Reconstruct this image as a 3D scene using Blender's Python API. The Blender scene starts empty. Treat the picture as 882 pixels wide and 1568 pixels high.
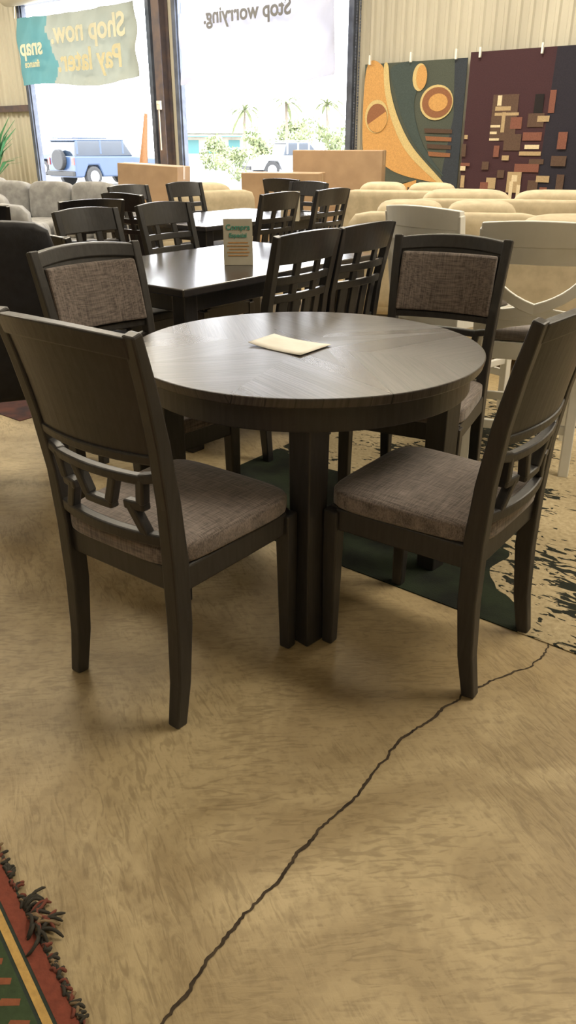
import bpy, bmesh, math, random
from mathutils import Vector, Matrix, noise as mnoise
random.seed(4)
scene = bpy.context.scene
COL = scene.collection

# ------------------------------------------------------------------ materials
def nodes_of(m):
    m.use_nodes = True
    nt = m.node_tree
    return nt, nt.nodes, nt.links, nt.nodes["Principled BSDF"]

def pmat(name, c1, c2=None, scale=20, rough=.5, bump=0.0, stretch=(1,1,1), metal=0.0, detail=4, spec=.5, contrast=(.35,.65)):
    m = bpy.data.materials.new(name)
    nt, N, L, P = nodes_of(m)
    if c2 is None: c2 = tuple(x*.8 for x in c1)
    tc = N.new('ShaderNodeTexCoord'); mp = N.new('ShaderNodeMapping')
    mp.inputs['Scale'].default_value = stretch
    nz = N.new('ShaderNodeTexNoise'); nz.inputs['Scale'].default_value = scale; nz.inputs['Detail'].default_value = detail
    cr = N.new('ShaderNodeValToRGB')
    cr.color_ramp.elements[0].position = contrast[0]; cr.color_ramp.elements[1].position = contrast[1]
    cr.color_ramp.elements[0].color = (*c2, 1); cr.color_ramp.elements[1].color = (*c1, 1)
    L.new(tc.outputs['Object'], mp.inputs[0]); L.new(mp.outputs[0], nz.inputs['Vector'])
    L.new(nz.outputs['Fac'], cr.inputs[0]); L.new(cr.outputs[0], P.inputs['Base Color'])
    P.inputs['Roughness'].default_value = rough; P.inputs['Metallic'].default_value = metal
    P.inputs['Specular IOR Level'].default_value = spec
    if bump:
        b = N.new('ShaderNodeBump'); b.inputs['Strength'].default_value = bump; b.inputs['Distance'].default_value = .01
        L.new(nz.outputs['Fac'], b.inputs['Height']); L.new(b.outputs[0], P.inputs['Normal'])
    return m

def math_node(N, L, op, a, b=None, c=None):
    n = N.new('ShaderNodeMath'); n.operation = op
    for i, v in enumerate((a, b, c)):
        if v is None: continue
        if isinstance(v, (int, float)): n.inputs[i].default_value = v
        else: L.new(v, n.inputs[i])
    return n.outputs[0]

def mix_node(N, L, f, a, b, mode='MIX'):
    n = N.new('ShaderNodeMix'); n.data_type = 'RGBA'; n.blend_type = mode
    for s, v in ((n.inputs['Factor'], f), (n.inputs[6], a), (n.inputs[7], b)):
        if isinstance(v, (int, float)): s.default_value = v
        elif isinstance(v, tuple): s.default_value = (*v, 1)
        else: L.new(v, s)
    return n.outputs[2]

def noise_out(N, L, vec, scale, detail=4, stretch=None, rot=None, dist=0):
    if rot:
        mp = N.new('ShaderNodeMapping'); mp.inputs['Rotation'].default_value = rot
        L.new(vec, mp.inputs[0]); vec = mp.outputs[0]
    if stretch:
        mp = N.new('ShaderNodeMapping'); mp.inputs['Scale'].default_value = stretch
        L.new(vec, mp.inputs[0]); vec = mp.outputs[0]
    n = N.new('ShaderNodeTexNoise'); n.inputs['Scale'].default_value = scale; n.inputs['Detail'].default_value = detail
    n.inputs['Distortion'].default_value = dist
    L.new(vec, n.inputs['Vector'])
    return n.outputs['Fac']

def ramp(N, L, f, p0, p1, c0=(0,0,0), c1=(1,1,1)):
    r = N.new('ShaderNodeValToRGB'); e = r.color_ramp.elements
    e[0].position, e[1].position = p0, p1; e[0].color = (*c0,1); e[1].color = (*c1,1)
    L.new(f, r.inputs[0]); return r.outputs[0]

def floor_mat():
    m = bpy.data.materials.new("brushed_concrete"); nt,N,L,P = nodes_of(m)
    tc = N.new('ShaderNodeTexCoord').outputs['Object']
    big = noise_out(N,L,tc,.7,6,dist=.6)
    mid = noise_out(N,L,tc,2.6,9,dist=1.6)
    fine = noise_out(N,L,tc,38,6,dist=.5)
    s1 = noise_out(N,L,tc,13,7,stretch=(1,4.5,1),rot=(0,0,.5),dist=1.6)
    s2 = noise_out(N,L,tc,13,7,stretch=(1,4.5,1),rot=(0,0,-.75),dist=1.6)
    sel = ramp(N,L,noise_out(N,L,tc,1.3,3,dist=1),.40,.60)
    st = mix_node(N,L,sel,s1,s2)
    c = mix_node(N,L,ramp(N,L,big,.33,.67),(.40,.30,.155),(.55,.445,.265))
    c = mix_node(N,L,ramp(N,L,mid,.38,.62),mix_node(N,L,.55,c,(.26,.185,.09)),c)
    c = mix_node(N,L,ramp(N,L,st,.38,.50),mix_node(N,L,.36,c,(.15,.105,.05)),c)
    c = mix_node(N,L,ramp(N,L,fine,.36,.52),mix_node(N,L,.18,c,(.14,.10,.05)),c)
    L.new(c,P.inputs['Base Color'])
    P.inputs['Roughness'].default_value=.52
    P.inputs['Specular IOR Level'].default_value=.4
    b = N.new('ShaderNodeBump'); b.inputs['Strength'].default_value=.55; b.inputs['Distance'].default_value=.005
    L.new(mix_node(N,L,.3,st,fine),b.inputs['Height']); L.new(b.outputs[0],P.inputs['Normal'])
    return m

def fabric_mat(name, cA, cB, k=1.0):
    m = bpy.data.materials.new(name); nt,N,L,P = nodes_of(m)
    tc = N.new('ShaderNodeTexCoord').outputs['Object']
    a = noise_out(N,L,tc,13*k,5,stretch=(1,24,12)); b = noise_out(N,L,tc,13*k,5,stretch=(24,1,1))
    f = mix_node(N,L,.5,a,b)
    L.new(ramp(N,L,f,.38,.62,cB,cA),P.inputs['Base Color'])
    P.inputs['Roughness'].default_value=.8; P.inputs['Specular IOR Level'].default_value=.3
    P.inputs['Sheen Weight'].default_value=.25; P.inputs['Sheen Roughness'].default_value=.5
    bp = N.new('ShaderNodeBump'); bp.inputs['Strength'].default_value=.25; bp.inputs['Distance'].default_value=.0015
    L.new(f,bp.inputs['Height']); L.new(bp.outputs[0],P.inputs['Normal'])
    return m

def sunburst_mat():
    m = bpy.data.materials.new("sunburst_veneer"); nt,N,L,P = nodes_of(m)
    tc = N.new('ShaderNodeTexCoord').outputs['Object']
    sep = N.new('ShaderNodeSeparateXYZ'); L.new(tc,sep.inputs[0])
    ang = math_node(N,L,'ARCTAN2',sep.outputs[1],sep.outputs[0])
    k = math_node(N,L,'FLOOR',math_node(N,L,'DIVIDE',math_node(N,L,'ADD',ang,.39),math.pi/4))
    par = math_node(N,L,'SUBTRACT',math_node(N,L,'MULTIPLY',math_node(N,L,'FLOORED_MODULO',k,2.0),2.0),1.0)
    rot = math_node(N,L,'ADD',math_node(N,L,'MULTIPLY',k,-math.pi/4),math_node(N,L,'MULTIPLY',par,.6))
    vr = N.new('ShaderNodeVectorRotate'); vr.rotation_type='Z_AXIS'; L.new(tc,vr.inputs['Vector']); L.new(rot,vr.inputs['Angle'])
    g = noise_out(N,L,vr.outputs[0],7,6,stretch=(1,22,1))
    sp = N.new('ShaderNodeSeparateXYZ'); L.new(vr.outputs[0],sp.inputs[0])
    pl = math_node(N,L,'DIVIDE',sp.outputs[1],.055)
    fr = math_node(N,L,'FRACT',pl)
    wn = N.new('ShaderNodeTexWhiteNoise'); wn.noise_dimensions='1D'
    L.new(math_node(N,L,'ADD',math_node(N,L,'FLOOR',pl),math_node(N,L,'MULTIPLY',k,17.3)),wn.inputs['W'])
    c = ramp(N,L,g,.32,.68,(.038,.032,.030),(.092,.078,.070))
    c = mix_node(N,L,math_node(N,L,'MULTIPLY',wn.outputs['Value'],.45),c,(.034,.029,.027))
    seam = math_node(N,L,'LESS_THAN',fr,.045)
    c = mix_node(N,L,seam,c,(.020,.017,.016))
    L.new(c,P.inputs['Base Color'])
    rg = math_node(N,L,'ADD',math_node(N,L,'MULTIPLY',wn.outputs['Value'],.05),.27)
    L.new(rg,P.inputs['Roughness'])
    P.inputs['Specular IOR Level'].default_value=.6
    b = N.new('ShaderNodeBump'); b.inputs['Strength'].default_value=.20; b.inputs['Distance'].default_value=.002
    L.new(math_node(N,L,'SUBTRACT',g,seam),b.inputs['Height']); L.new(b.outputs[0],P.inputs['Normal'])
    return m

def patch_rug_mat():
    m = bpy.data.materials.new("abstract_rug_pile"); nt,N,L,P = nodes_of(m)
    tc = N.new('ShaderNodeTexCoord').outputs['Object']
    sep = N.new('ShaderNodeSeparateXYZ'); L.new(tc,sep.inputs[0]); x,y=sep.outputs[0],sep.outputs[1]
    wob = math_node(N,L,'MULTIPLY',math_node(N,L,'SUBTRACT',noise_out(N,L,tc,3,2),.5),.5)
    v = math_node(N,L,'MAXIMUM',math_node(N,L,'SUBTRACT',y,.68),math_node(N,L,'SUBTRACT',math_node(N,L,'ADD',x,math_node(N,L,'MULTIPLY',y,.6)),1.5))
    v = math_node(N,L,'ADD',v,wob)
    mask = math_node(N,L,'GREATER_THAN',v,0.0)
    mod = noise_out(N,L,tc,2.0,2)
    speck = math_node(N,L,'ADD',noise_out(N,L,tc,15,6,stretch=(1,2.4,1),dist=1.0),math_node(N,L,'MULTIPLY',math_node(N,L,'SUBTRACT',mod,.5),1.0))
    cream = mix_node(N,L,ramp(N,L,noise_out(N,L,tc,60,3),.3,.7),(.33,.265,.155),(.46,.375,.235))
    c1 = mix_node(N,L,ramp(N,L,speck,.53,.55),cream,(.020,.022,.016))
    dark = mix_node(N,L,ramp(N,L,noise_out(N,L,tc,5,3),.4,.6),(.013,.015,.012),(.024,.033,.019))
    L.new(mix_node(N,L,mask,dark,c1),P.inputs['Base Color'])
    P.inputs['Roughness'].default_value=.95; P.inputs['Specular IOR Level'].default_value=.15
    b = N.new('ShaderNodeBump'); b.inputs['Strength'].default_value=.5; b.inputs['Distance'].default_value=.004
    L.new(noise_out(N,L,tc,260,2),b.inputs['Height']); L.new(b.outputs[0],P.inputs['Normal'])
    return m

def banner_mat(name, c, tr=.3):
    m = bpy.data.materials.new(name); nt,N,L,P = nodes_of(m)
    tc = N.new('ShaderNodeTexCoord').outputs['Object']
    col = ramp(N,L,noise_out(N,L,tc,3,3),.3,.7,tuple(x*.9 for x in c),c)
    L.new(col,P.inputs['Base Color']); P.inputs['Roughness'].default_value=.6
    t = N.new('ShaderNodeBsdfTranslucent'); L.new(col,t.inputs[0])
    mx = N.new('ShaderNodeMixShader'); mx.inputs[0].default_value=tr
    L.new(P.outputs[0],mx.inputs[1]); L.new(t.outputs[0],mx.inputs[2])
    L.new(mx.outputs[0],N['Material Output'].inputs['Surface'])
    return m

M = {}
M['floor'] = floor_mat()
M['wood'] = pmat("charcoal_stained_wood",(.034,.031,.0305),(.024,.022,.0215),12,.40,.05,(8,8,1),spec=.5)
M['wood2'] = pmat("espresso_wood",(.019,.018,.021),(.011,.011,.013),12,.3,.04,(8,8,1),spec=.6)
M['wood3'] = pmat("polished_espresso_top",(.028,.025,.026),(.020,.018,.019),4,.2,.03,(8,1,1),spec=.8)
M['top'] = sunburst_mat()
M['fabric'] = fabric_mat("tweed_fabric",(.255,.208,.185),(.080,.065,.058),1.2)
M['leather'] = pmat("black_upholstery",(.021,.021,.027),(.014,.014,.018),30,.6,.2)
M['white'] = pmat("white_painted_wood",(.86,.85,.81),(.80,.79,.74),8,.4,.03)
M['greycush'] = fabric_mat("grey_cushion_fabric",(.18,.155,.145),(.09,.078,.072))
M['beige'] = pmat("beige_sofa_fabric",(.56,.48,.34),(.46,.39,.27),14,.9,.15)
M['greysofa'] = pmat("grey_sofa_fabric",(.36,.36,.36),(.25,.25,.25),14,.9,.15)
M['card'] = pmat("cardboard",(.46,.32,.20),(.39,.265,.165),5,.8,.02)
M['tape'] = pmat("packing_tape",(.54,.41,.27),None,9,.3)
M['wall'] = pmat("corrugated_metal_paint",(.52,.50,.42),(.44,.42,.35),1.5,.5,0,(1,1,.3))
M['steel'] = pmat("blue_grey_steel",(.09,.11,.16),(.05,.06,.09),6,.5)
M['rust'] = pmat("primer_steel",(.13,.095,.09),(.08,.07,.085),6,.6)
M['ceil'] = pmat("ceiling_insulation",(.55,.52,.45),(.48,.45,.38),3,.9)
M['crack'] = pmat("crack_shadow",(.07,.05,.03),(.03,.02,.012),40,1)
M['paper'] = pmat("paper_sheet",(.72,.69,.62),(.64,.61,.54),18,.6)
M['asphalt'] = pmat("pale_asphalt",(.50,.48,.45),(.40,.39,.37),.6,.9)
M['leaf'] = pmat("foliage",(.17,.19,.085),(.10,.125,.06),2,.8)
M['trunk'] = pmat("palm_trunk",(.16,.13,.10),None,5,.9)
M['carblue'] = pmat("blue_car_paint",(.022,.042,.085),(.018,.035,.075),1,.25)
M['carwhite'] = pmat("white_car_paint",(.22,.23,.25),None,1,.3)
M['glass'] = pmat("tinted_glass",(.015,.023,.035),None,1,.1)
M['rubber'] = pmat("tyre_rubber",(.02,.02,.02),None,20,.8)
M['rim'] = pmat("wheel_rim",(.2,.2,.21),None,20,.3,metal=.8)
M['tail'] = pmat("tail_lamp_plastic",(.4,.03,.02),None,20,.3)
M['stucco'] = pmat("stucco",(.3,.27,.22),None,2,.9)

def flat(name, c, rough=.95, sc=70):
    if name not in M: M[name] = pmat(name,c,tuple(x*.75 for x in c),sc,rough,.25,contrast=(.3,.7))
    return M[name]

# ------------------------------------------------------------------ mesh helpers
def new_mesh(name, bm, mat, smooth=False):
    bmesh.ops.recalc_face_normals(bm, faces=bm.faces[:])
    me = bpy.data.meshes.new(name); bm.to_mesh(me); bm.free()
    if isinstance(mat,(list,tuple)):
        for q in mat: me.materials.append(q)
    else: me.materials.append(mat)
    if smooth:
        for p in me.polygons: p.use_smooth = True
    return me

def add_obj(name, me, parent=None, loc=(0,0,0), rotz=0, bevel=0, rot=None):
    o = bpy.data.objects.new(name, me); COL.objects.link(o)
    o.location = loc; o.rotation_euler = rot if rot else (0,0,rotz)
    if parent: o.parent = parent
    if bevel:
        b = o.modifiers.new("Bevel",'BEVEL'); b.width = bevel; b.segments = 2; b.limit_method='ANGLE'; b.angle_limit=math.radians(40)
    return o

def empty(name, loc, rotz=0):
    e = bpy.data.objects.new(name, None); COL.objects.link(e); e.empty_display_size=.1
    e.location = loc; e.rotation_euler=(0,0,rotz); return e

def instance(name, parts, loc, rotz=0):
    e = empty(name, loc, rotz)
    for pn, me, bv in parts: add_obj(pn, me, e, bevel=bv)
    return e

def box(bm, c, s, rot=None):
    mtx = Matrix.Translation(c)
    if rot is not None: mtx = mtx @ rot
    mtx = mtx @ Matrix.Diagonal((*s,1))
    return bmesh.ops.create_cube(bm, size=1, matrix=mtx)['verts']

def sweep(bm, pts, ws, ds, side=(1,0,0)):
    pts=[Vector(p) for p in pts]; n=len(pts); S=Vector(side).normalized()
    if not isinstance(ws,(list,tuple)): ws=[ws]*n
    if not isinstance(ds,(list,tuple)): ds=[ds]*n
    rings=[]
    for i,p in enumerate(pts):
        t=(pts[min(i+1,n-1)]-pts[max(i-1,0)]).normalized()
        nn=t.cross(S).normalized(); ss=nn.cross(t).normalized()
        w,d=ws[i]/2,ds[i]/2
        rings.append([bm.verts.new(p+ss*a*w+nn*b*d) for a,b in ((-1,-1),(1,-1),(1,1),(-1,1))])
    for i in range(n-1):
        for j in range(4):
            bm.faces.new((rings[i][j],rings[i][(j+1)%4],rings[i+1][(j+1)%4],rings[i+1][j]))
    bm.faces.new(rings[0][::-1]); bm.faces.new(rings[-1])

def panel(bm, x0,x1, z0,z1, yf, th, nx=12, nz=4):
    V={}
    for i in range(nx+1):
        x=x0+(x1-x0)*i/nx
        a=z0(x) if callable(z0) else z0; b=z1(x) if callable(z1) else z1
        for k in range(nz+1):
            z=a+(b-a)*k/nz
            for q,s in ((0,-th/2),(1,th/2)): V[i,k,q]=bm.verts.new((x,yf(x,z)+s,z))
    for i in range(nx):
        for k in range(nz):
            for q in (0,1): bm.faces.new([V[i,k,q],V[i+1,k,q],V[i+1,k+1,q],V[i,k+1,q]])
    for i in range(nx):
        for k in (0,nz): bm.faces.new([V[i,k,0],V[i+1,k,0],V[i+1,k,1],V[i,k,1]])
    for k in range(nz):
        for i in (0,nx): bm.faces.new([V[i,k,0],V[i,k+1,0],V[i,k+1,1],V[i,k,1]])

def puff(bm, c, s, p=4, cuts=7, fn=None, rot=None):
    t=bmesh.new(); bmesh.ops.create_cube(t,size=2)
    bmesh.ops.subdivide_edges(t,edges=t.edges[:],cuts=cuts,use_grid_fill=True)
    mp={}
    for v in t.verts:
        x,y,z=v.co; r=(abs(x)**p+abs(y)**p+abs(z)**p)**(1/p); q=Vector((x/r*s[0]/2,y/r*s[1]/2,z/r*s[2]/2))
        if fn: q=fn(q)
        if rot is not None: q=rot@q
        mp[v.index]=bm.verts.new(q+Vector(c))
    for f in t.faces: bm.faces.new([mp[v.index] for v in f.verts])
    t.free()

def cyl(bm, p0, p1, r, seg=16, r2=None):
    p0,p1=Vector(p0),Vector(p1); d=p1-p0
    q=d.to_track_quat('Z','Y').to_matrix().to_4x4()
    bmesh.ops.create_cone(bm,cap_ends=True,segments=seg,radius1=r,radius2=r if r2 is None else r2,depth=d.length,
        matrix=Matrix.Translation((p0+p1)/2)@q)

def tube(bm, pts, rs, seg=6):
    pts=[Vector(p) for p in pts]; rings=[]
    for i,p in enumerate(pts):
        t=(pts[min(i+1,len(pts)-1)]-pts[max(i-1,0)]).normalized()
        a=t.orthogonal().normalized(); b=t.cross(a)
        rings.append([bm.verts.new(p+(a*math.cos(k*2*math.pi/seg)+b*math.sin(k*2*math.pi/seg))*rs[i]) for k in range(seg)])
    for i in range(len(pts)-1):
        A,B=rings[i],rings[i+1]; o=min(range(seg),key=lambda k:(B[k].co-A[0].co).length); B=B[o:]+B[:o]; rings[i+1]=B
        for j in range(seg): bm.faces.new((A[j],A[(j+1)%seg],B[(j+1)%seg],B[j]))
    bm.faces.new(rings[0][::-1]); bm.faces.new(rings[-1])

def face_to(dx,dy): return math.atan2(-dx,dy)

# ------------------------------------------------------------------ room frame (aligned with the warehouse front wall)
RZ=math.atan2(-.6247,.7809)
D=Vector((.7809,-.6247,0)); NO=Vector((.6247,.7809,0)); W0=Vector((0,14,0))
def WP(s,y,z=0): return W0+D*s+NO*y+Vector((0,0,z))
XL,XR,YB=-12,14,-17
OPEN=[(-6.77,-3.03),(-2.38,1.27)]; OH=3.75; CH=4.9

def slab_obj(name, c, s, mat):
    bm=bmesh.new(); box(bm,(0,0,0),s); return add_obj(name,new_mesh(name,bm,mat),loc=WP(c[0],c[1],c[2]),rotz=RZ)
slab_obj("floor",((XL+XR)/2,YB/2,-.1),(XR-XL,-YB,.2),M['floor'])
slab_obj("ceiling",((XL+XR)/2,YB/2,CH+.05),(XR-XL+.2,-YB+.2,.1),M['ceil'])

def corr(bm,s0,s1,z0,z1,per=.17,dep=.028,axis='x',off=0):
    prof=[(0,0),(.5,0),(.62,1),(.88,1)]
    pts=[]; s=s0
    while s<s1:
        for a,b in prof:
            if s+a*per<s1: pts.append((s+a*per,b*dep))
        s+=per
    pts.append((s1,0))
    rows=[]
    for a,b in pts:
        r=[]
        for z in (z0,z1):
            for th in (0,.05):
                co=(a,-b+th+off,z) if axis=='x' else (b-th+off,a,z)
                r.append(bm.verts.new(co))
        rows.append(r)
    for i in range(len(rows)-1):
        A,B=rows[i],rows[i+1]
        bm.faces.new((A[0],B[0],B[2],A[2])); bm.faces.new((A[1],B[1],B[3],A[3]))
        bm.faces.new((A[0],B[0],B[1],A[1])); bm.faces.new((A[2],B[2],B[3],A[3]))
    for A in (rows[0],rows[-1]): bm.faces.new((A[0],A[1],A[3],A[2]))

bm=bmesh.new()
corr(bm,XL,OPEN[0][0],0,CH); corr(bm,OPEN[0][1],OPEN[1][0],0,CH); corr(bm,OPEN[1][1],XR,0,CH)
for a,b in OPEN: corr(bm,a,b,OH,CH)
add_obj("wall_front",new_mesh("wall_front",bm,M['wall']),loc=W0,rotz=RZ)
bm=bmesh.new(); corr(bm,YB,0,0,CH,.34,axis='y',off=XL); add_obj("wall_left",new_mesh("wall_left",bm,M['wall']),loc=W0,rotz=RZ)
bm=bmesh.new(); corr(bm,YB,0,0,CH,.34,axis='y',off=XR+.05); add_obj("wall_right",new_mesh("wall_right",bm,M['wall']),loc=W0,rotz=RZ)
bm=bmesh.new(); corr(bm,XL,XR,0,CH,.34,off=YB-.03); add_obj("wall_back",new_mesh("wall_back",bm,M['wall']),loc=W0,rotz=RZ)

for i,(a,b) in enumerate(OPEN):
    e=empty("door_%d"%(i+1),W0,RZ)
    bm=bmesh.new()
    for s in (a,b):
        box(bm,(s,-.05,OH/2),(.09,.16,OH)); box(bm,(s+(.06 if s==a else -.06),-.07,OH/2),(.03,.05,OH))
    box(bm,((a+b)/2,-.05,OH+.05),(b-a+.3,.16,.12))
    add_obj("door_jamb",new_mesh("door_jamb",bm,M['steel']),e)
    bm=bmesh.new(); cyl(bm,(a-.1,-.28,OH+.18),(b+.1,-.28,OH+.18),.22,24)
    add_obj("rolled_shutter",new_mesh("rolled_shutter",bm,M['wall'],True),e)
bm=bmesh.new(); box(bm,(-2.72,-.12,CH/2),(.06,.2,CH)); box(bm,(-2.72,-.02,CH/2),(.18,.02,CH)); box(bm,(-2.72,-.22,CH/2),(.18,.02,CH))
add_obj("trim_1",new_mesh("trim_1",bm,M['rust']),loc=W0,rotz=RZ)
bm=bmesh.new(); box(bm,((XL+OPEN[0][0])/2,-.06,1.95),(OPEN[0][0]-XL-.1,.06,.12))
add_obj("trim_2",new_mesh("trim_2",bm,M['rust']),loc=W0,rotz=RZ)
bm=bmesh.new()
for sx in (1.36,1.42):
    z=3.7
    while z>.75:
        box(bm,(sx,-.12,z),(.012,.02,.03),Matrix.Rotation(random.random()*3,4,'Z')); z-=.038
add_obj("door_hoist_chain",new_mesh("chain",bm,M['steel']),loc=W0,rotz=RZ)
bm=bmesh.new(); box(bm,(0,0,0),(.09,.05,.14)); box(bm,(0,-.03,.03),(.05,.02,.03)); box(bm,(0,-.01,-.4),(.02,.02,.65))
add_obj("switch_box",new_mesh("switch_box",bm,M['paper']),loc=WP(-2.72,-.26,1.9),rotz=RZ,bevel=.005)

# ------------------------------------------------------------------ banners
def banner(name, s0,s1,z0,z1, mats, split, texts, y=-.32):
    e=empty(name,WP((s0+s1)/2,y,0),RZ)
    W=s1-s0; bm=bmesh.new(); nx,nz=70,20; V={}
    for i in range(nx+1):
        for k in range(nz+1):
            u,v=i/nx,k/nz
            x=-W/2+W*u; sag=.08*math.sin(math.pi*u)*(1-.3*v)
            z=z0+(z1-z0)*v-sag*.6+.04*math.sin(7*u)*(1-v)
            yy=.022*math.sin(x*6+z*7)+.016*math.sin(x*13-z*11)+.03*mnoise.noise(Vector((x*3,z*3,0)))
            V[i,k]=bm.verts.new((x,yy,z))
    for i in range(nx):
        for k in range(nz):
            f=bm.faces.new((V[i,k],V[i+1,k],V[i+1,k+1],V[i,k+1])); f.material_index=0 if (i/nx)>=split+(.03*math.sin(k*.3)) else 1
    add_obj("cloth",new_mesh("cloth",bm,mats,True),e)
    for t,x,z,sz,mt in texts:
        c=bpy.data.curves.new("lettering",'FONT'); c.body=t; c.size=sz; c.align_x='CENTER'; c.extrude=.002; c.materials.append(mt)
        c.offset=.010*sz/.4
        o=bpy.data.objects.new("lettering",c); COL.objects.link(o); o.parent=e
        o.location=(x,-.085,z); o.rotation_euler=(math.radians(90),0,0); o.scale=(-1,1,1)
    bm=bmesh.new()
    for sx in (-W/2,W/2): cyl(bm,(sx,0,z1),(sx*1.04,.1,z1+.35),.006,6)
    add_obj("rope",new_mesh("rope",bm,M['white']),e)
bg=banner_mat("banner_grey_vinyl",(.20,.21,.17)); bt=banner_mat("banner_teal_vinyl",(.065,.16,.16)); bw=banner_mat("banner_white_vinyl",(.31,.31,.355))
lw=banner_mat("letter_white",(.75,.75,.62),.25); ly=banner_mat("letter_cream",(.72,.69,.50),.25); lg=banner_mat("letter_grey",(.21,.22,.245),.25)
banner("hanging_banner",-6.62,-3.12,2.34,3.50,[bg,bt],.30,[("Shop now.",.50,3.00,.50,lw),("Pay later.",.50,2.53,.50,ly),("snap",-1.22,2.85,.40,lw),("finance",-1.24,2.64,.17,ly)])
banner("hanging_banner",-2.05,1.12,2.18,3.22,[bw,bw],0,[("Stop worrying.",-.05,3.02,.30,lg)])

# ------------------------------------------------------------------ wall rugs
def poly(bm, pts, y, mi, th=.004):
    vs=[bm.verts.new((p[0],y,p[1])) for p in pts]
    f=bm.faces.new(vs); f.material_index=mi
    r=bmesh.ops.extrude_face_region(bm,geom=[f]); 
    for v in r['geom']:
        if isinstance(v,bmesh.types.BMVert): v.co.y+=th
    for g in r['geom']:
        if isinstance(g,bmesh.types.BMFace): g.material_index=mi
def ell(cx,cz,rx,rz,n=28,a0=0,a1=2*math.pi,rot=0):
    o=[]
    for i in range(n+(0 if abs(a1-a0-2*math.pi)<1e-6 else 1)):
        a=a0+(a1-a0)*i/n; x,z=rx*math.cos(a),rz*math.sin(a)
        o.append((cx+x*math.cos(rot)-z*math.sin(rot),cz+x*math.sin(rot)+z*math.cos(rot)))
    return o
def smooth_poly(P,n=8):
    out=[]; m=len(P)
    for i in range(m):
        p0,p1,p2,p3=[Vector(P[(i+j-1)%m]) for j in range(4)]
        for k in range(n):
            t=k/n
            out.append(tuple(.5*((2*p1)+(-p0+p2)*t+(2*p0-5*p1+4*p2-p3)*t*t+(-p0+3*p1-3*p2+p3)*t**3)))
    return out
rm=[flat("rug_slate",(.075,.09,.075)),flat("rug_orange",(.60,.34,.12)),flat("rug_cream",(.62,.50,.24)),flat("rug_rust",(.27,.12,.06)),
    flat("rug_brown",(.09,.055,.04)),flat("rug_navy",(.035,.045,.062)),flat("rug_teal",(.055,.08,.08))]
bm=bmesh.new(); H=2.3; Wd=1.64
poly(bm,[(0,0),(Wd,0),(Wd,H),(0,H)],0,0,.012)
poly(bm,[(1.30,.0),(Wd,0),(Wd,H),(1.45,H),(1.50,1.6),(1.40,1.0)],-.004,5)
poly(bm,smooth_poly([(.03,2.24),(.30,2.27),(.36,1.95),(.52,1.55),(.80,1.15),(1.38,.78),(.95,.80),(.60,.88),(.34,1.00),(.03,1.12)]),-.006,1)
poly(bm,smooth_poly([(.33,2.27),(.40,2.27),(.46,1.95),(.62,1.58),(.90,1.20),(1.42,.76),(1.34,.75),(.82,1.12),(.54,1.50),(.37,1.92)]),-.010,2)
poly(bm,smooth_poly([(.46,2.24),(.95,2.26),(.86,1.75),(1.05,1.25),(1.42,.84),(.98,1.18),(.70,1.55),(.54,1.92)]),-.008,6)
poly(bm,ell(.24,1.62,.20,.22),-.012,2); poly(bm,ell(.25,1.60,.175,.19),-.016,3); poly(bm,ell(.25,1.60,.175,.19,14,math.pi,2*math.pi,.5),-.020,1)
poly(bm,smooth_poly([(.02,.98),(.25,.95),(.5,.86),(.85,.76),(.5,.72),(.2,.78),(.02,.80)]),-.012,0)
poly(bm,ell(.93,2.10,.115,.17),-.012,2); poly(bm,ell(.96,2.10,.085,.15),-.016,1)
poly(bm,ell(1.22,1.78,.26,.22),-.012,2); poly(bm,ell(1.23,1.78,.235,.19),-.016,3); poly(bm,ell(1.25,1.78,.15,.11),-.020,1)
for k in range(4): poly(bm,[(1.05+.03*k,1.46-.1*k),(1.5,1.44-.1*k),(1.5,1.39-.1*k),(1.07+.03*k,1.40-.1*k)],-.012,3 if k%2 else 4)
for k,r in enumerate((.34,.26,.18,.1)): poly(bm,ell(.30,.50,r,r*.80),-.014-.004*k,(1,3,1,2)[k])
poly(bm,[(.68,.70),(.98,.78),(.98,.20),(.66,.2)],-.012,1)
for k in range(4): poly(bm,[(.70+.07*k,.68),(.73+.07*k,.68),(.73+.07*k,.2),(.70+.07*k,.2)],-.016,4)
poly(bm,[(1.05,.65),(1.4,.55),(1.4,.15),(1.05,.1)],-.012,6)
add_obj("hanging_rug",new_mesh("hanging_rug",bm,rm),loc=WP(1.52,-.10,.03),rotz=RZ)
r2=[flat("rug_maroon",(.055,.022,.030)),flat("rug_ink",(.022,.020,.034)),flat("rug_sand",(.45,.34,.20)),flat("rug_umber",(.11,.068,.05)),flat("rug_brick",(.22,.09,.065)),flat("rug_black",(.015,.012,.014)),flat("rug_ivory",(.72,.62,.43))]
bm=bmesh.new(); Wd=2.2
poly(bm,[(0,0),(Wd,0),(Wd,2.36),(0,2.36)],0,0,.012)
poly(bm,[(1.12,0),(Wd,0),(Wd,2.36),(1.18,2.36)],-.003,1)
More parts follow.
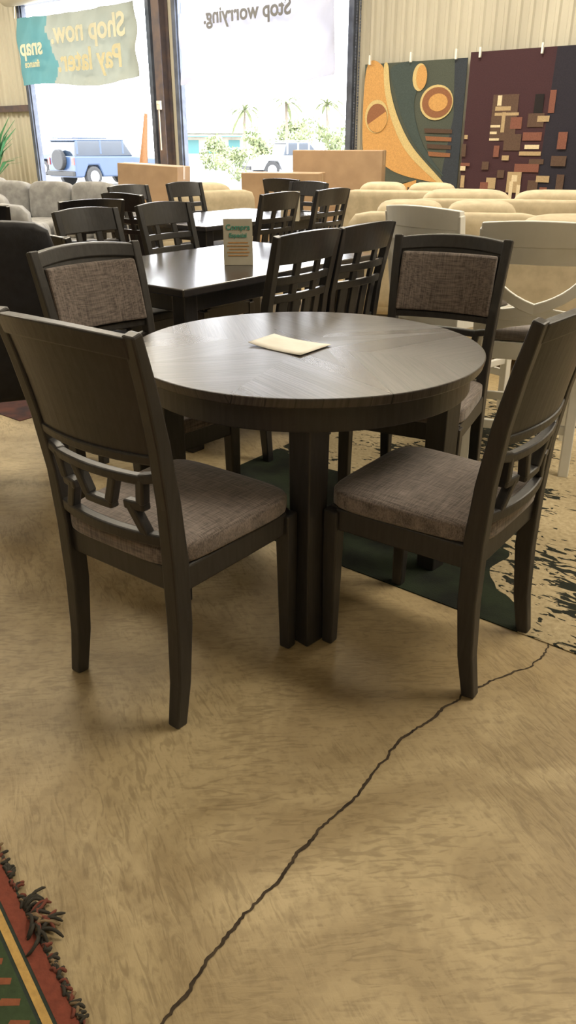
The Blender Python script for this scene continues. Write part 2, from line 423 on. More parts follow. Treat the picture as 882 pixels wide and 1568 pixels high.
B=[(.36,1.30,.36,.55,3),(.42,1.72,.06,.12,6),(.40,1.60,.34,.035,2),(.40,1.66,.22,.05,2),(.36,1.46,.14,.03,6),(.36,1.38,.10,.03,6),(.36,1.30,.14,.03,6),
   (.50,1.40,.05,.24,2),(.56,1.18,.24,.20,3),(.62,1.44,.16,.14,4),(.80,1.30,.26,.10,4),(.84,1.46,.22,.16,3),(.90,1.62,.12,.22,5),(.96,1.52,.16,.07,2),(1.08,1.62,.08,.26,4),
   (.84,1.20,.20,.05,6),(.78,1.12,.30,.05,2),(.92,1.02,.20,.06,3),(.74,.92,.34,.10,4),(.66,.66,.20,.26,2),(.72,.80,.08,.08,6),(.70,.56,.05,.24,6),(.80,.56,.05,.20,6),
   (.52,.84,.10,.10,3),(.38,.70,.14,.14,2),(.30,.56,.12,.22,4),(.48,.56,.14,.12,5),(.94,.64,.14,.18,3),(1.04,.80,.18,.08,2),(1.10,.54,.10,.2,4),(.56,1.06,.10,.06,2),(.44,1.10,.08,.14,4),(.30,.94,.10,.10,3),
   (.30,.2,.3,.3,4),(.64,.2,.2,.3,3),(.9,.2,.25,.28,2),(.02,.2,.08,.30,2),(.0,.56,.10,.10,4),(.02,.70,.06,.16,2),(.0,.92,.08,.10,6),(.0,1.10,.06,.16,3),(.0,.98,.14,.04,4),(.02,1.32,.05,.05,2),(.12,.5,.06,.14,3),
   (1.2,1.0,.2,.12,3),(1.25,1.2,.12,.2,4),(1.3,.7,.1,.2,3)]
for k,(x,z,w,h,mi) in enumerate(B):
    x=x*1.08
    poly(bm,[(x,z),(x+w,z),(x+w,z+h),(x,z+h)],-.006-.0004*k,mi,.003)
add_obj("hanging_rug",new_mesh("hanging_rug",bm,r2),loc=WP(3.20,-.10,.03),rotz=RZ)
bm=bmesh.new()
for s in (1.62,2.3,3.0,3.35,4.2,5.2): box(bm,(s,-.13,2.38),(.025,.03,.12))
add_obj("rug_clamp_row",new_mesh("clamps",bm,M['white']),loc=W0,rotz=RZ)

# ------------------------------------------------------------------ main dining chair
def chair_parts():
    hw_r,hw_f=.187,.203; HT=.985
    arc=lambda x:-.034*(1-(x/.2)**2)
    def by(z):
        t=max(0,(z-.45)/.53); return -.200-.015*t-.075*t*t
    bm=bmesh.new()
    for s in (-1,1):
        sweep(bm,[(s*hw_r,-.232,0),(s*hw_r,-.212,.12),(s*hw_r,-.200,.28),(s*hw_r,by(.45),.45),(s*.190,by(.6),.6),(s*.196,by(.75),.75),(s*.203,by(.88),.88),(s*.208,by(HT),HT+.008)],
              [.034,.037,.040,.040,.036,.034,.034,.034],[.036,.042,.05,.052,.046,.040,.034,.028])
        sweep(bm,[(s*hw_f,.205,0),(s*hw_f,.203,.2),(s*hw_f,.2,.43)],[.034,.040,.045],[.034,.040,.045])
        sweep(bm,[(s*.192,-.19,.405),(s*.202,.19,.405)],.024,.065)
    sweep(bm,[(-.2,.205,.405),(.2,.205,.405)],.024,.065,(0,1,0)); sweep(bm,[(-.19,-.2,.405),(.19,-.2,.405)],.024,.065,(0,1,0))
    Y=lambda x,z:by(z)+arc(x)
    panel(bm,-.200,.200,.715,lambda x:HT-.022+.012*(1-(x/.2)**2),Y,.016,14,4)
    panel(bm,-.203,.203,lambda x:HT-.045+.014*(1-(x/.2)**2),lambda x:HT+.002+.014*(1-(x/.2)**2),Y,.032,14,1)
    panel(bm,-.195,.195,.700,.725,Y,.028,14,1)
    panel(bm,-.190,.190,.494,.524,Y,.028,14,1)
    P=lambda x,z:(x,Y(x,z),z)
    def fret(pts,w=.024,d=.026):
        for a,b in zip(pts[:-1],pts[1:]):
            n=max(2,int(abs(a[0]-b[0])/.03)+1)
            q=[P(a[0]+(b[0]-a[0])*i/n,a[1]+(b[1]-a[1])*i/n) for i in range(n+1)]
            if abs(a[1]-b[1])<1e-6:
                panel(bm,min(a[0],b[0])-.010,max(a[0],b[0])+.010,a[1]-w/2,a[1]+w/2,Y,d,8,1)
            else: sweep(bm,q,d,w,(0,1,0))
    # interlocking key fretwork: outer hooks + a funnel hanging from the upper bar
    for s in (-1,1):
        fret([(s*.19,.672),(s*.135,.660)])
        fret([(s*.140,.664),(s*.128,.596)])
        fret([(s*.128,.590),(s*.094,.590)])
        fret([(s*.096,.594),(s*.130,.515)])
        fret([(s*.066,.656),(s*.036,.582)])
    fret([(-.140,.658),(.140,.658)])
    fret([(-.036,.576),(.036,.576)],.022)
    frame=new_mesh("chair_frame",bm,M['wood'])
    bm=bmesh.new()
    puff(bm,(0,.002,.462),(.43,.455,.066),6,10,lambda q:Vector((q.x*(1+.12*(q.y/.23)*.5),q.y,q.z+(.010*(1-(q.x/.22)**2)*(1-(q.y/.23)**2) if q.z>0 else 0))))
    seat=new_mesh("seat_cushion",bm,M['fabric'],True)
    bm=bmesh.new()
    panel(bm,-.182,.182,.728,HT-.047,lambda x,z:Y(x,z)+.018,.022,12,6)
    pad=new_mesh("back_pad",bm,M['fabric'],False)
    return [("frame",frame,.005),("seat",seat,0),("back_pad",pad,.008)]
CP=chair_parts()
for (x,y),(dx,dy),z in (((-.287,1.8175),(.6,.8),0),((.407,1.925),(-.80,.60),0),((-.488,2.622),(.74,-.67),0),((.485,2.79),(-.45,-.89),.004)):
    instance("dining_chair",CP,(x,y,z),face_to(dx,dy))

# ------------------------------------------------------------------ round table
TC=(.055,2.33,0)
e=empty("round_dining_table",TC)
bm=bmesh.new(); bmesh.ops.create_cone(bm,cap_ends=True,segments=128,radius1=.526,radius2=.533,depth=.028,matrix=Matrix.Translation((0,0,.746)))
add_obj("table_top",new_mesh("table_top",bm,M['top']),e,bevel=.004)
bm=bmesh.new()
r=[]
for rr_,z in ((.495,.735),(.495,.660),(.47,.660),(.47,.735)):
    r.append([bm.verts.new((rr_*math.cos(a*math.pi/48),rr_*math.sin(a*math.pi/48),z)) for a in range(96)])
for i in range(3):
    for j in range(96): bm.faces.new((r[i][j],r[i][(j+1)%96],r[i+1][(j+1)%96],r[i+1][j]))
for a in range(4):
    t=a*math.pi/2; x,y=.435*math.cos(t),.435*math.sin(t); R=Matrix.Rotation(t+math.pi/4,4,'Z')
    vs=box(bm,(x,y,.365),(.078,.078,.73),R)
    for v in vs:
        if v.co.z<.1: v.co.x=x+(v.co.x-x)*.86; v.co.y=y+(v.co.y-y)*.86
for s in (0,1): box(bm,(0,0,.70),(.9,.06,.04),Matrix.Rotation(s*math.pi/2,4,'Z'))
add_obj("base",new_mesh("table_base",bm,M['wood']),e,bevel=.004)
bm=bmesh.new(); pts=[(-.122,2.349),(-.044,2.464),(.131,2.336),(.035,2.206)]
V={}
for i in range(9):
    for j in range(5):
        u,v=i/8,j/4
        p=Vector(pts[0])*(1-u)*(1-v)+Vector(pts[3])*u*(1-v)+Vector(pts[2])*u*v+Vector(pts[1])*(1-u)*v
        V[i,j]=bm.verts.new((p.x,p.y,.7610+.007*(2*u-1)**2*(1 if u<.5 else .4)))
for i in range(8):
    for j in range(4): bm.faces.new((V[i,j],V[i+1,j],V[i+1,j+1],V[i,j+1]))
o=add_obj("paper_leaflet",new_mesh("paper_leaflet",bm,M['paper'],True)); sm=o.modifiers.new("S",'SOLIDIFY'); sm.thickness=.0012; sm.offset=1

# ------------------------------------------------------------------ dark secondary dining sets
def slat_chair_parts():
    bm=bmesh.new(); HT=.98
    by=lambda z:-.2-.10*max(0,(z-.45)/.53)**1.5
    arc=lambda x:-.03*(1-(x/.21)**2)
    for s in (-1,1):
        sweep(bm,[(s*.19,-.225,0),(s*.19,-.2,.25),(s*.19,-.2,.45),(s*.195,by(.7),.7),(s*.20,by(HT),HT)],.038,[.035,.045,.048,.04,.03])
        sweep(bm,[(s*.2,.2,0),(s*.2,.2,.43)],[.034,.045],[.034,.045])
        sweep(bm,[(s*.19,-.19,.405),(s*.2,.19,.405)],.024,.07)
    for y in (-.2,.205): sweep(bm,[(-.19,y,.405),(.19,y,.405)],.024,.07,(0,1,0))
    f=lambda x,z:by(z)+arc(x)
    panel(bm,-.2,.2,.865,lambda x:HT+.012*(1-(x/.2)**2),f,.026,12,1)
    panel(bm,-.195,.195,.780,.815,f,.022,12,1); panel(bm,-.195,.195,.705,.740,f,.022,12,1); panel(bm,-.19,.19,.52,.55,f,.022,12,1)
    for x in (-.07,.07): panel(bm,x-.018,x+.018,.72,.88,f,.018,2,2)
    for x in (-.12,-.04,.04,.12): panel(bm,x-.026,x+.026,.53,.72,f,.016,2,2)
    fr=new_mesh("slat_frame",bm,M['wood2'])
    bm=bmesh.new(); puff(bm,(0,.0,.46),(.44,.45,.06),6,6); st=new_mesh("slat_seat",bm,M['leather'],True)
    return [("frame",fr,.004),("seat",st,0)]
SP=slat_chair_parts()
def rect_table_parts(L=1.5,W=.95,Hh=.76):
    bm=bmesh.new(); box(bm,(0,0,Hh-.0175),(W,L,.035)); top=new_mesh("rect_top",bm,M['wood3'])
    bm=bmesh.new(); box(bm,(0,0,Hh-.075),(W-.12,L-.12,.08))
    for a in (-1,1):
        for b in (-1,1): box(bm,(a*(W/2-.09),b*(L/2-.09),(Hh-.04)/2),(.08,.08,Hh-.04))
    return [("top",top,.006),("body",new_mesh("rect_table",bm,M['wood2']),.006)]
RT=rect_table_parts()
def table_set(c, rot, sides=((-1,-.33),(-1,.33),(1,-.33),(1,.33)), ends=(-1,1), gap=.06):
    c=Vector((c[0],c[1],0)); dx=Vector((math.cos(rot),math.sin(rot),0)); dy=Vector((-math.sin(rot),math.cos(rot),0))
    instance("dining_table",RT,c,rot)
    for s,k in sides:
        f=-dx*s; p=c+dx*s*(.475+gap)+dy*k
        instance("slat_back_chair",SP,p,face_to(f.x,f.y))
    for s in ends:
        f=-dy*s; p=c+dy*s*(.75+gap)
        instance("slat_back_chair",SP,p,face_to(f.x,f.y))
table_set((-.34,4.20),RZ,sides=((-1,-.20),(-1,.38),(1,-.36),(1,.09)),ends=(-1,))
table_set((-.50,6.85),RZ,ends=(-1,1))
for x,y,r in ((-1.95,5.05,.4),(-1.42,5.55,.6),(-2.5,5.7,.5),(.10,8.6,-.6)):
    instance("slat_back_chair",SP,(x,y,0),r)
bm=bmesh.new()
puff(bm,(0,-.20,.72),(.52,.09,.66),10,8,lambda q:Vector((q.x,q.y-.05*((q.z+.33)/.66),q.z+.015*(1-(q.x/.25)**2) if q.z>.2 else q.z)))
puff(bm,(0,.02,.46),(.46,.44,.12),8,6); up=new_mesh("upholstery",bm,M['leather'],True)
bm=bmesh.new()
for s in (-1,1):
    sweep(bm,[(s*.20,-.24,0),(s*.2,-.2,.42)],.04,.04); sweep(bm,[(s*.20,.18,0),(s*.2,.18,.42)],.04,.04)
lg_=new_mesh("legs",bm,M['wood2'])
instance("upholstered_chair",[("upholstery",up,0),("legs",lg_,.003)],(-1.20,3.16,0),face_to(-.35,.93))
def tent(loc, rot):
    e=empty("table_tent_sign",loc,rot)
    bm=bmesh.new(); w,h,d=.145,.215,.045
    sweep(bm,[(0,-d,0),(0,0,h)],w,.002); sweep(bm,[(0,d,0),(0,0,h)],w,.002)
    add_obj("card",new_mesh("tent_card",bm,pmat("tent_card",(.50,.46,.36),(.42,.38,.29),9,.5)),e)
    g=flat("print_green",(.07,.33,.24),.5); o_=flat("print_orange",(.75,.40,.14),.5)
    bm=bmesh.new()
    for z,ww in ((.045,.10),(.06,.11),(.075,.09),(.09,.11),(.105,.10)): sweep(bm,[(-ww/2,-d*(1-z/h)-.003,z),(ww/2,-d*(1-z/h)-.003,z)],.001,.005,(0,1,0))
    add_obj("print_lines",new_mesh("print_lines",bm,o_),e)
    for t,z,sz in (("Compra",.165,.036),("Especial",.13,.028)):
        c=bpy.data.curves.new("print_text",'FONT'); c.body=t; c.size=sz; c.align_x='CENTER'; c.extrude=.0005; c.offset=.0006; c.materials.append(g)
        q=bpy.data.objects.new("print_text",c); COL.objects.link(q); q.parent=e
        q.location=(0,-d*(1-z/h)-.004,z); q.rotation_euler=(math.radians(78),0,0)
tent((-.25,4.08,.7605),.05); tent((.02,6.45,.7605),-.1)

# ------------------------------------------------------------------ white counter chairs
def counter_chair_parts():
    bm=bmesh.new(); HT=1.035; SH=.58
    by=lambda z:-.21-.07*max(0,(z-SH)/.46)
    arc=lambda x:-.045*(1-(x/.23)**2)
    f=lambda x,z:by(z)+arc(x)
    for s in (-1,1):
        sweep(bm,[(s*.215,-.25,0),(s*.212,-.215,.35),(s*.21,-.21,SH),(s*.215,by(.85),.85),(s*.22,by(HT-.02),HT-.02)],.042,[.04,.048,.05,.042,.036])
        sweep(bm,[(s*.215,.22,0),(s*.215,.21,SH-.03)],[.036,.048],[.036,.048])
        sweep(bm,[(s*.213,-.20,SH-.055),(s*.213,.2,SH-.055)],.026,.075)
        sweep(bm,[(s*.213,-.22,.27),(s*.213,.215,.27)],.022,.035)
    for y,z in ((-.21,SH-.055),(.21,SH-.055)): sweep(bm,[(-.2,y,z),(.2,y,z)],.026,.075,(0,1,0))
    for y,z in ((-.225,.20),(.215,.20)): sweep(bm,[(-.21,y,z),(.21,y,z)],.022,.04,(0,1,0))
    panel(bm,-.235,.235,lambda x:.950,lambda x:HT+.014*(1-(x/.235)**2),f,.034,14,2)
    panel(bm,-.232,.232,lambda x:.885,lambda x:.952,f,.026,14,1)
    for s in (-1,1):   # quarter-circle arcs crossing as a curved X
        for z0,dz in ((.895,-.215),(.585,.10)):
            pts=[]
            for i in range(15):
                a=i/14*math.pi/2; x=s*(-.205+.405*math.cos(a)); z=z0+dz*math.sin(a)
                pts.append((x,f(x,z),z))
            sweep(bm,pts,.026,.042,(0,1,0))
    fr=new_mesh("counter_frame",bm,M['white'])
    bm=bmesh.new(); puff(bm,(0,.0,SH+.012),(.46,.45,.07),6,6); st=new_mesh("counter_seat",bm,M['greycush'],True)
    return [("frame",fr,.004),("seat",st,0)]
CC=counter_chair_parts()
instance("counter_height_chair",CC,(1.07,3.42,0),face_to(.30,.95))
instance("counter_height_chair",CC,(.86,4.10,0),face_to(.78,.62))

# ------------------------------------------------------------------ sofas
def sofa_parts(L,mat,n=3):
    bm=bmesh.new()
    puff(bm,(0,0,.25),(L,.92,.30),12,6); puff(bm,(0,-.36,.50),(L-.06,.22,.70),10,8)
    for s in (-1,1): puff(bm,(s*(L/2-.12),.02,.42),(.24,.90,.46),5,7)
    w=(L-.44)/n
    for i in range(n):
        x=-L/2+.22+w*(i+.5)
        puff(bm,(x,.10,.46),(w-.01,.66,.19),5,6)
        puff(bm,(x,-.20,.70),(w-.01,.26,.44),4.5,8,rot=Matrix.Rotation(.14,3,'X'))
    for sx in (-1,1):
        for sy in (-1,1): box(bm,(sx*(L/2-.1),sy*.38,.05),(.06,.06,.1))
    return [("upholstery",new_mesh("sofa_body",bm,mat,True),0)]
SA=sofa_parts(2.1,M['beige'],2); SL=sofa_parts(1.5,M['beige'],2); S1=sofa_parts(1.0,M['beige'],1); SG=sofa_parts(2.0,M['greysofa'])
for parts,x,y,r,nm in ((SA,2.25,5.15,-.10,"sofa"),(SL,1.22,6.45,-.15,"loveseat"),(SA,2.1,7.85,-.2,"sofa"),(SA,3.9,6.7,-.3,"sofa"),(SL,1.35,9.25,-.3,"loveseat"),(SA,3.9,8.7,-.45,"sofa"),
                       (SG,-3.2,7.3,.1,"sofa"),(SG,-2.7,9.2,2.9,"sofa"),(SG,-4.4,10.9,2.6,"sofa"),(S1,-1.0,9.2,.6,"armchair")):
    instance(nm,parts,(x,y,0),r)
# ------------------------------------------------------------------ cardboard boxes
def carton(loc,s,rot,tilt=0):
    e=empty("cardboard_box",loc,rot); e.rotation_euler=(0,tilt,rot)
    bm=bmesh.new(); box(bm,(0,0,s[2]/2),s); add_obj("carton",new_mesh("carton",bm,M['card']),e,bevel=.008)
    bm=bmesh.new(); box(bm,(0,0,s[2]),(s[0]*1.002,.06,.003)); box(bm,(0,0,s[2]*.93),(s[0]*1.003,.06,s[2]*.14)); box(bm,(0,-s[1]/2,s[2]*.5),(.16,.003,.10))
    add_obj("tape",new_mesh("tape",bm,M['tape']),e)
carton((.66,10.9,0),(1.15,.35,1.22),-.25); carton((-.05,10.3,0),(.95,.5,.98),-.2); carton((-1.74,10.7,0),(.82,.4,1.06),-.3,.05)
bm=bmesh.new(); cyl(bm,(0,0,0),(.22,.10,1.75),.13,16,.03); add_obj("rolled_rug",new_mesh("rolled_rug",bm,flat("rug_roll_orange",(.46,.25,.14)),True),loc=WP(-3.15,-.50,.02),rotz=RZ)
e=empty("potted_plant",WP(-7.45,-.7,0))
bm=bmesh.new(); cyl(bm,(0,0,0),(0,0,.35),.14,20,.18); add_obj("pot",new_mesh("pot",bm,flat("terracotta",(.3,.14,.08))),e)
bm=bmesh.new()
for i in range(26):
    a=random.uniform(0,6.28); r=random.uniform(.2,.6); h=random.uniform(.9,1.9); 
    base=Vector((0,0,.35+h*.3)); tip=Vector((r*math.cos(a),r*math.sin(a),h)); mid=(base+tip)/2+Vector((0,0,.12))
    sweep(bm,[base,mid,tip],[.02,.12,.01],.004,(-math.sin(a),math.cos(a),0))
cyl(bm,(0,0,.3),(0,0,1.3),.015,8)
add_obj("leaves",new_mesh("leaves",bm,flat("plant_green",(.06,.22,.09))),e)

# ------------------------------------------------------------------ floor rugs
def rug_at(name,corner,ax,L,Wd,mat,z=.003):
    bm=bmesh.new(); box(bm,(L/2,Wd/2,0),(L,Wd,z)); return add_obj(name,new_mesh(name,bm,mat),loc=(corner[0],corner[1],z/2+.0005),rotz=ax)
rug_at("area_rug",(-.507,2.876),RZ,3.1,2.2,patch_rug_mat())
rug_at("area_rug",(-3.9,5.85),RZ,3.2,1.6,pmat("dark_red_rug",(.10,.03,.02),(.03,.015,.02),9,.95))
rug_at("area_rug",(1.9,4.4),RZ,1.6,.9,pmat("red_border_rug",(.18,.05,.03),(.06,.02,.02),9,.95),.004)
bm=bmesh.new(); cyl(bm,(0,0,0),(0,0,.002),.009,12); add_obj("red_price_sticker",new_mesh("sticker",bm,flat("sticker_red",(.9,.03,.02),.5)),loc=(.585,2.11,.0045))
e=empty("kilim_rug",(-.595,1.13,0),math.atan2(-.801,.598))
km=[flat("kilim_red",(.24,.06,.035)),flat("kilim_gold",(.60,.38,.12)),flat("kilim_green",(.045,.075,.030)),flat("kilim_teal",(.03,.045,.035)),flat("kilim_rust",(.30,.10,.045))]
bm=bmesh.new()
def strip(x0,x1,y0,y1,mi,z):
    vs=box(bm,((x0+x1)/2,(y0+y1)/2,z/2+.0005),(x1-x0,y1-y0,z))
    for v in vs:
        for f in v.link_faces: f.material_index=mi
X0,X1=-.12,1.0
strip(X0,X1,-.9,0,3,.006); strip(X0,X1,-.034,-.004,0,.0066); strip(X0,X1,-.054,-.040,1,.0070); strip(X0,X1,-.16,-.060,2,.0066); strip(X0,X1,-.176,-.163,1,.0070); strip(X0,X1,-.26,-.18,0,.0066); strip(X0,X1,-.9,-.27,4,.0066)
for i in range(24):
    x=X0+.03+i*.045
    for q in (-1,1):
        vs=[bm.verts.new((x+a,-.108+q*b,.0075)) for a,b in ((0,.003),(.022,.034),(.012,.040),(-.008,.014))]
        f=bm.faces.new(vs); f.material_index=4
add_obj("weave",new_mesh("weave",bm,km),e)
fm=[flat("fringe_dark",(.05,.045,.035)),flat("fringe_red",(.20,.06,.04)),flat("fringe_tan",(.26,.18,.10))]
bm=bmesh.new(); R=random.Random(11)
def tuft(x,n,ln,amp):
    for i in range(n):
        a=R.uniform(-1.1,1.3); x0=x+R.uniform(-.012,.012); L_=ln*R.uniform(.6,1.2); c=R.uniform(-2.2,2.2)
        p=[Vector((x0,-.003,.006))]
        for k in range(1,9):
            a2=a+c*k/8; p.append(p[-1]+Vector((math.sin(a2),math.cos(a2)*.9,0))*(L_/8)); p[-1].z=.006+amp*math.sin(math.pi*k/8)*R.uniform(.8,1)
        nf=len(bm.faces); tube(bm,p,[.0034]*8+[.0018],6)
        bm.faces.ensure_lookup_table(); mi=R.choice((0,0,1,2,0))
        for f in bm.faces[nf:]: f.material_index=mi
x=X0
while x<X1-.3:
    big=.165<x<.235
    tuft(x,8 if big else 4,.055 if big else .020,.014 if big else .004); x+=.018
add_obj("fringe",new_mesh("fringe",bm,fm,True),e)

# ------------------------------------------------------------------ crack
cp=[(-.26,.71),(-.207,.790),(-.161,.865),(-.109,.952),(-.052,1.027),(.005,1.102),(.068,1.193),(.143,1.274),(.212,1.374),(.279,1.472),(.343,1.520),(.423,1.600),(.487,1.654),(.568,1.703),(.671,1.755),(.736,1.824),(.761,1.869)]
fine=[]
for a,b in zip(cp[:-1],cp[1:]):
    for i in range(14):
        t=i/14; p=Vector(a).lerp(Vector(b),t); d=(Vector(b)-Vector(a)).normalized(); n=Vector((-d.y,d.x))
        j=.007*mnoise.noise(Vector((p.x*26,p.y*26,1)))+.0020*random.uniform(-1,1)
        fine.append((p+n*j,n,.0022+.0028*abs(mnoise.noise(Vector((p.x*14,p.y*14,5))))+.0009*random.random()))
def ribbon(bm,pts,k0=1.0,z=.0012):
    prev=None
    for p,n,w in pts:
        w*=k0
        c=[bm.verts.new((p.x+n.x*w,p.y+n.y*w,z)),bm.verts.new((p.x-n.x*w,p.y-n.y*w,z))]
        if prev: bm.faces.new((prev[0],c[0],c[1],prev[1]))
        prev=c
bm=bmesh.new(); ribbon(bm,fine[:180]); ribbon(bm,[(p,n,w*.7) for p,n,w in fine[179:]])
br=[(.761,1.869),(.80,1.862),(.85,1.845),(.93,1.80)]
bf=[]
for a,b in zip(br[:-1],br[1:]):
    for i in range(8):
        p=Vector(a).lerp(Vector(b),i/8); d=(Vector(b)-Vector(a)).normalized(); n=Vector((-d.y,d.x)); bf.append((p+n*.003*random.uniform(-1,1),n,.0014))
ribbon(bm,bf)
add_obj("floor_crack",new_mesh("floor_crack",bm,M['crack']))

# ------------------------------------------------------------------ exterior
GZ=-.35
bm=bmesh.new(); box(bm,(0,60,-.05),(260,119.8,.1)); add_obj("ground",new_mesh("ground",bm,M['asphalt']),loc=WP(0,0,GZ),rotz=RZ)
def vehicle(name,loc,rot,paint,prof,glassprof,L,W,wr=.38,spare=False):
    e=empty(name,loc,rot)
    def ext(P,w,mat,nm,bev=.06):
        bm=bmesh.new(); a=[bm.verts.new((-w/2,y,z)) for y,z in P]; b=[bm.verts.new((w/2,y,z)) for y,z in P]
        bm.faces.new(a); bm.faces.new(b[::-1])
        for i in range(len(P)): bm.faces.new((a[i],a[(i+1)%len(P)],b[(i+1)%len(P)],b[i]))
        add_obj(nm,new_mesh(nm,bm,mat),e,bevel=bev)
    ext(prof,W,paint,"body"); ext(glassprof,W*.93,M['glass'],"cabin_glass",.05)
    zt=max(z for y,z in glassprof)
    top=[y for y,z in glassprof if z>zt-.05]
    bm=bmesh.new(); box(bm,(0,(min(top)+max(top))/2,zt+.02),(W*.9,max(top)-min(top)+.1,.06))
    for yy in (min(top)+.05,(min(top)+max(top))/2,max(top)-.05):
        for s in (-1,1): box(bm,(s*W*.455,yy,zt-.25),(.05,.1,.5))
    for s in (-1,1): box(bm,(s*W*.36,(min(top)+max(top))/2,zt+.10),(.04,max(top)-min(top),.04))
    add_obj("roof_and_pillars",new_mesh("roof",bm,paint),e,bevel=.02)
    bm=bmesh.new(); bm2=bmesh.new()
    for s in (-1,1):
        for y in (-L*.30,L*.31):
            cyl(bm,(s*(W/2-.22),y,wr),(s*(W/2+.02),y,wr),wr,24); cyl(bm2,(s*(W/2),y,wr),(s*(W/2+.035),y,wr),wr*.6,18)
    if spare: cyl(bm,(0,-L/2-.20,1.0),(0,-L/2,1.0),.38,24)
    add_obj("tyres",new_mesh("tyres",bm,M['rubber']),e,bevel=.03); add_obj("rims",new_mesh("rims",bm2,M['rim']),e)
    bm=bmesh.new()
    for s in (-1,1): box(bm,(s*W*.44,-L/2-.01,.95),(.14,.05,.26))
    add_obj("tail_lamps",new_mesh("tails",bm,M['tail']),e)
    bm=bmesh.new()
    box(bm,(0,-L/2-.05,.5),(W*.95,.14,.18)); box(bm,(0,L/2+.05,.5),(W*.95,.14,.18))
    add_obj("bumpers",new_mesh("bumpers",bm,M['rubber']),e,bevel=.03)
suv=[(-2.2,.35),(-2.2,1.12),(-2.1,1.15),(.85,1.12),(2.05,1.02),(2.2,.85),(2.2,.35),(1.85,.35),(1.6,.8),(1.1,.8),(.9,.35),(-.85,.35),(-1.05,.8),(-1.55,.8),(-1.8,.35)]
sg=[(-2.12,1.1),(-2.05,1.70),(.35,1.70),(.85,1.1)]
vehicle("car",(-7.75,36,GZ),-.70,M['carblue'],suv,sg,4.4,1.85,.38,True)
vehicle("car",(-11.6,46,GZ),.9,M['carblue'],suv,sg,4.4,1.85,.36)
pk=[(-2.6,.4),(-2.6,1.05),(.9,1.05),(2.4,.98),(2.55,.8),(2.55,.4),(2.0,.4),(1.8,.8),(1.3,.8),(1.1,.4),(-1.0,.4),(-1.2,.8),(-1.7,.8),(-1.9,.4)]
pg=[(-.9,1.0),(-.75,1.6),(.5,1.6),(1.1,1.0)]
vehicle("pickup_truck",(.3,43,GZ),-1.2,M['carwhite'],pk,pg,5.1,1.9,.40)
def shrub(loc,r,n=900):
    bm=bmesh.new(); RR=random.Random(int(loc[0]*7+loc[1]))
    blobs=[(Vector((RR.gauss(0,.5),RR.gauss(0,.5),RR.uniform(.3,1.5)))*r,r*RR.uniform(.3,.5)) for _ in range(9)]
    for i in range(n):
        c,s=RR.choice(blobs); d=Vector((RR.gauss(0,1),RR.gauss(0,1),RR.gauss(0,1))).normalized()
        p=c+d*s*RR.uniform(.5,1.05); a=Vector((RR.gauss(0,1),RR.gauss(0,1),RR.gauss(0,1))).normalized()*r*.09; b=a.orthogonal().normalized()*r*.06
        vs=[bm.verts.new(p+q) for q in (-a,b,a,-b)]; bm.faces.new(vs)
    for c,s in blobs: cyl(bm,(0,0,0),c,r*.03,6)
    add_obj("shrub",new_mesh("shrub",bm,M['leaf']),loc=loc)
def palm(loc,h):
    e=empty("palm_tree",loc); bm=bmesh.new(); sweep(bm,[(0,0,0),(.1,0,h*.5),(.05,0,h)],[.35,.25,.22],[.35,.25,.22]); add_obj("trunk",new_mesh("trunk",bm,M['trunk']),e)
    bm=bmesh.new()
    for i in range(22):
        a=i*2.4; el=random.uniform(-.2,1.1); r=random.uniform(1.2,1.9)
        pts=[Vector((.05,0,h))+Vector((math.cos(a)*r*t,math.sin(a)*r*t,r*(math.sin(el)*t-.75*t*t))) for t in (0,.3,.6,.85,1)]
        sweep(bm,pts,[.06,.25,.30,.22,.03],.02,(-math.sin(a),math.cos(a),0))
    add_obj("fronds",new_mesh("fronds",bm,M['leaf']),e)
for x,y,r in ((-4.6,54,1.1),(-1.5,58,1.5),(1.4,60,1.4),(3.6,62,1.6),(-2.3,39,.8),(6.0,66,1.4),(.3,78,2.0)): shrub((x,y,GZ),r)
for x,y,h in ((-3.4,66,3.8),(-.2,69,4.4),(3.2,72,4.4),(6.6,76,4.6),(5.6,58,3.2)): palm((x,y,GZ),h)
e=empty("distant_building",(-8.5,86,GZ),.1)
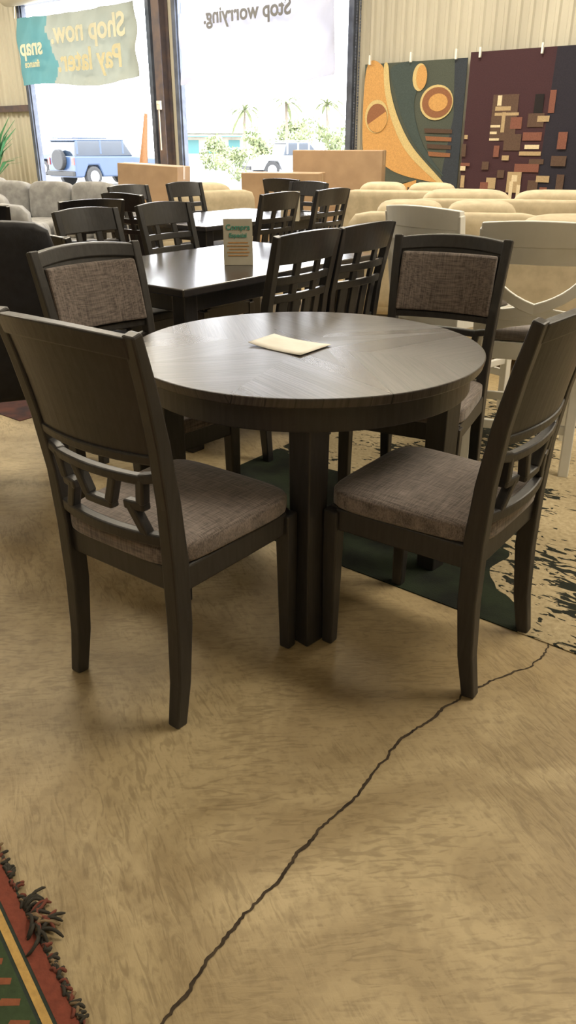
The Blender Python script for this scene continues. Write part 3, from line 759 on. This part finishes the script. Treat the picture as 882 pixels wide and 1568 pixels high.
bm=bmesh.new(); box(bm,(0,0,1.2),(9,5,2.4)); box(bm,(0,0,2.5),(9.4,5.4,.25)); add_obj("walls",new_mesh("bwalls",bm,M['stucco']),e)
bm=bmesh.new()
for x in (-3,-1,1,3): box(bm,(x,-2.5,1.2),(1.1,.06,1.2))
box(bm,(0,-3.0,2.1),(9,1.0,.08)); add_obj("windows_and_awning",new_mesh("bwin",bm,flat("awning_teal",(.03,.12,.12),.5)),e)

# ------------------------------------------------------------------ lights
w=bpy.data.worlds.new("World"); scene.world=w; w.use_nodes=True
bgn=w.node_tree.nodes['Background']; bgn.inputs[0].default_value=(.92,.95,1.0,1); bgn.inputs[1].default_value=14.0
for i,(a,b) in enumerate(OPEN):
    l=bpy.data.lights.new("opening_portal",'AREA'); l.shape='RECTANGLE'; l.size=b-a; l.size_y=OH; l.cycles.is_portal=True
    o=bpy.data.objects.new("opening_portal",l); COL.objects.link(o); o.location=WP((a+b)/2,.15,OH/2)
    o.rotation_euler=(-NO).to_track_quat('-Z','Y').to_euler()
bmf=bmesh.new()
for s in (-7,-1.5,4,9.5):  # unseen ceiling lamps, added to light the interior
    for y,pw in ((-2.6,230),(-7.2,190),(-13,32)):
        l=bpy.data.lights.new("added_ceiling_lamp",'AREA'); l.shape='RECTANGLE'; l.size=2.6; l.size_y=.9; l.energy=pw; l.color=(1,.895,.71)
        o=bpy.data.objects.new("added_ceiling_lamp",l); COL.objects.link(o); o.location=WP(s,y,CH-.12); o.rotation_euler=(0,0,RZ)
        box(bmf,(s,y,CH-.05),(2.7,1.0,.08))
add_obj("added_fixture_row",new_mesh("added_fixtures",bmf,M['white']),loc=W0,rotz=RZ)  # out-of-view housings for the added lamps

# ------------------------------------------------------------------ camera
cam=bpy.data.cameras.new("camera"); co=bpy.data.objects.new("camera",cam); COL.objects.link(co)
cam.sensor_fit='VERTICAL'; cam.sensor_height=36; cam.lens=1450/1920*36
co.location=(0,0,1.32); co.rotation_euler=(math.radians(90-25.6),0,0)
cam.clip_start=.05; cam.clip_end=400
scene.camera=co
scene.view_settings.view_transform='Standard'; scene.view_settings.look='None'; scene.view_settings.exposure=0
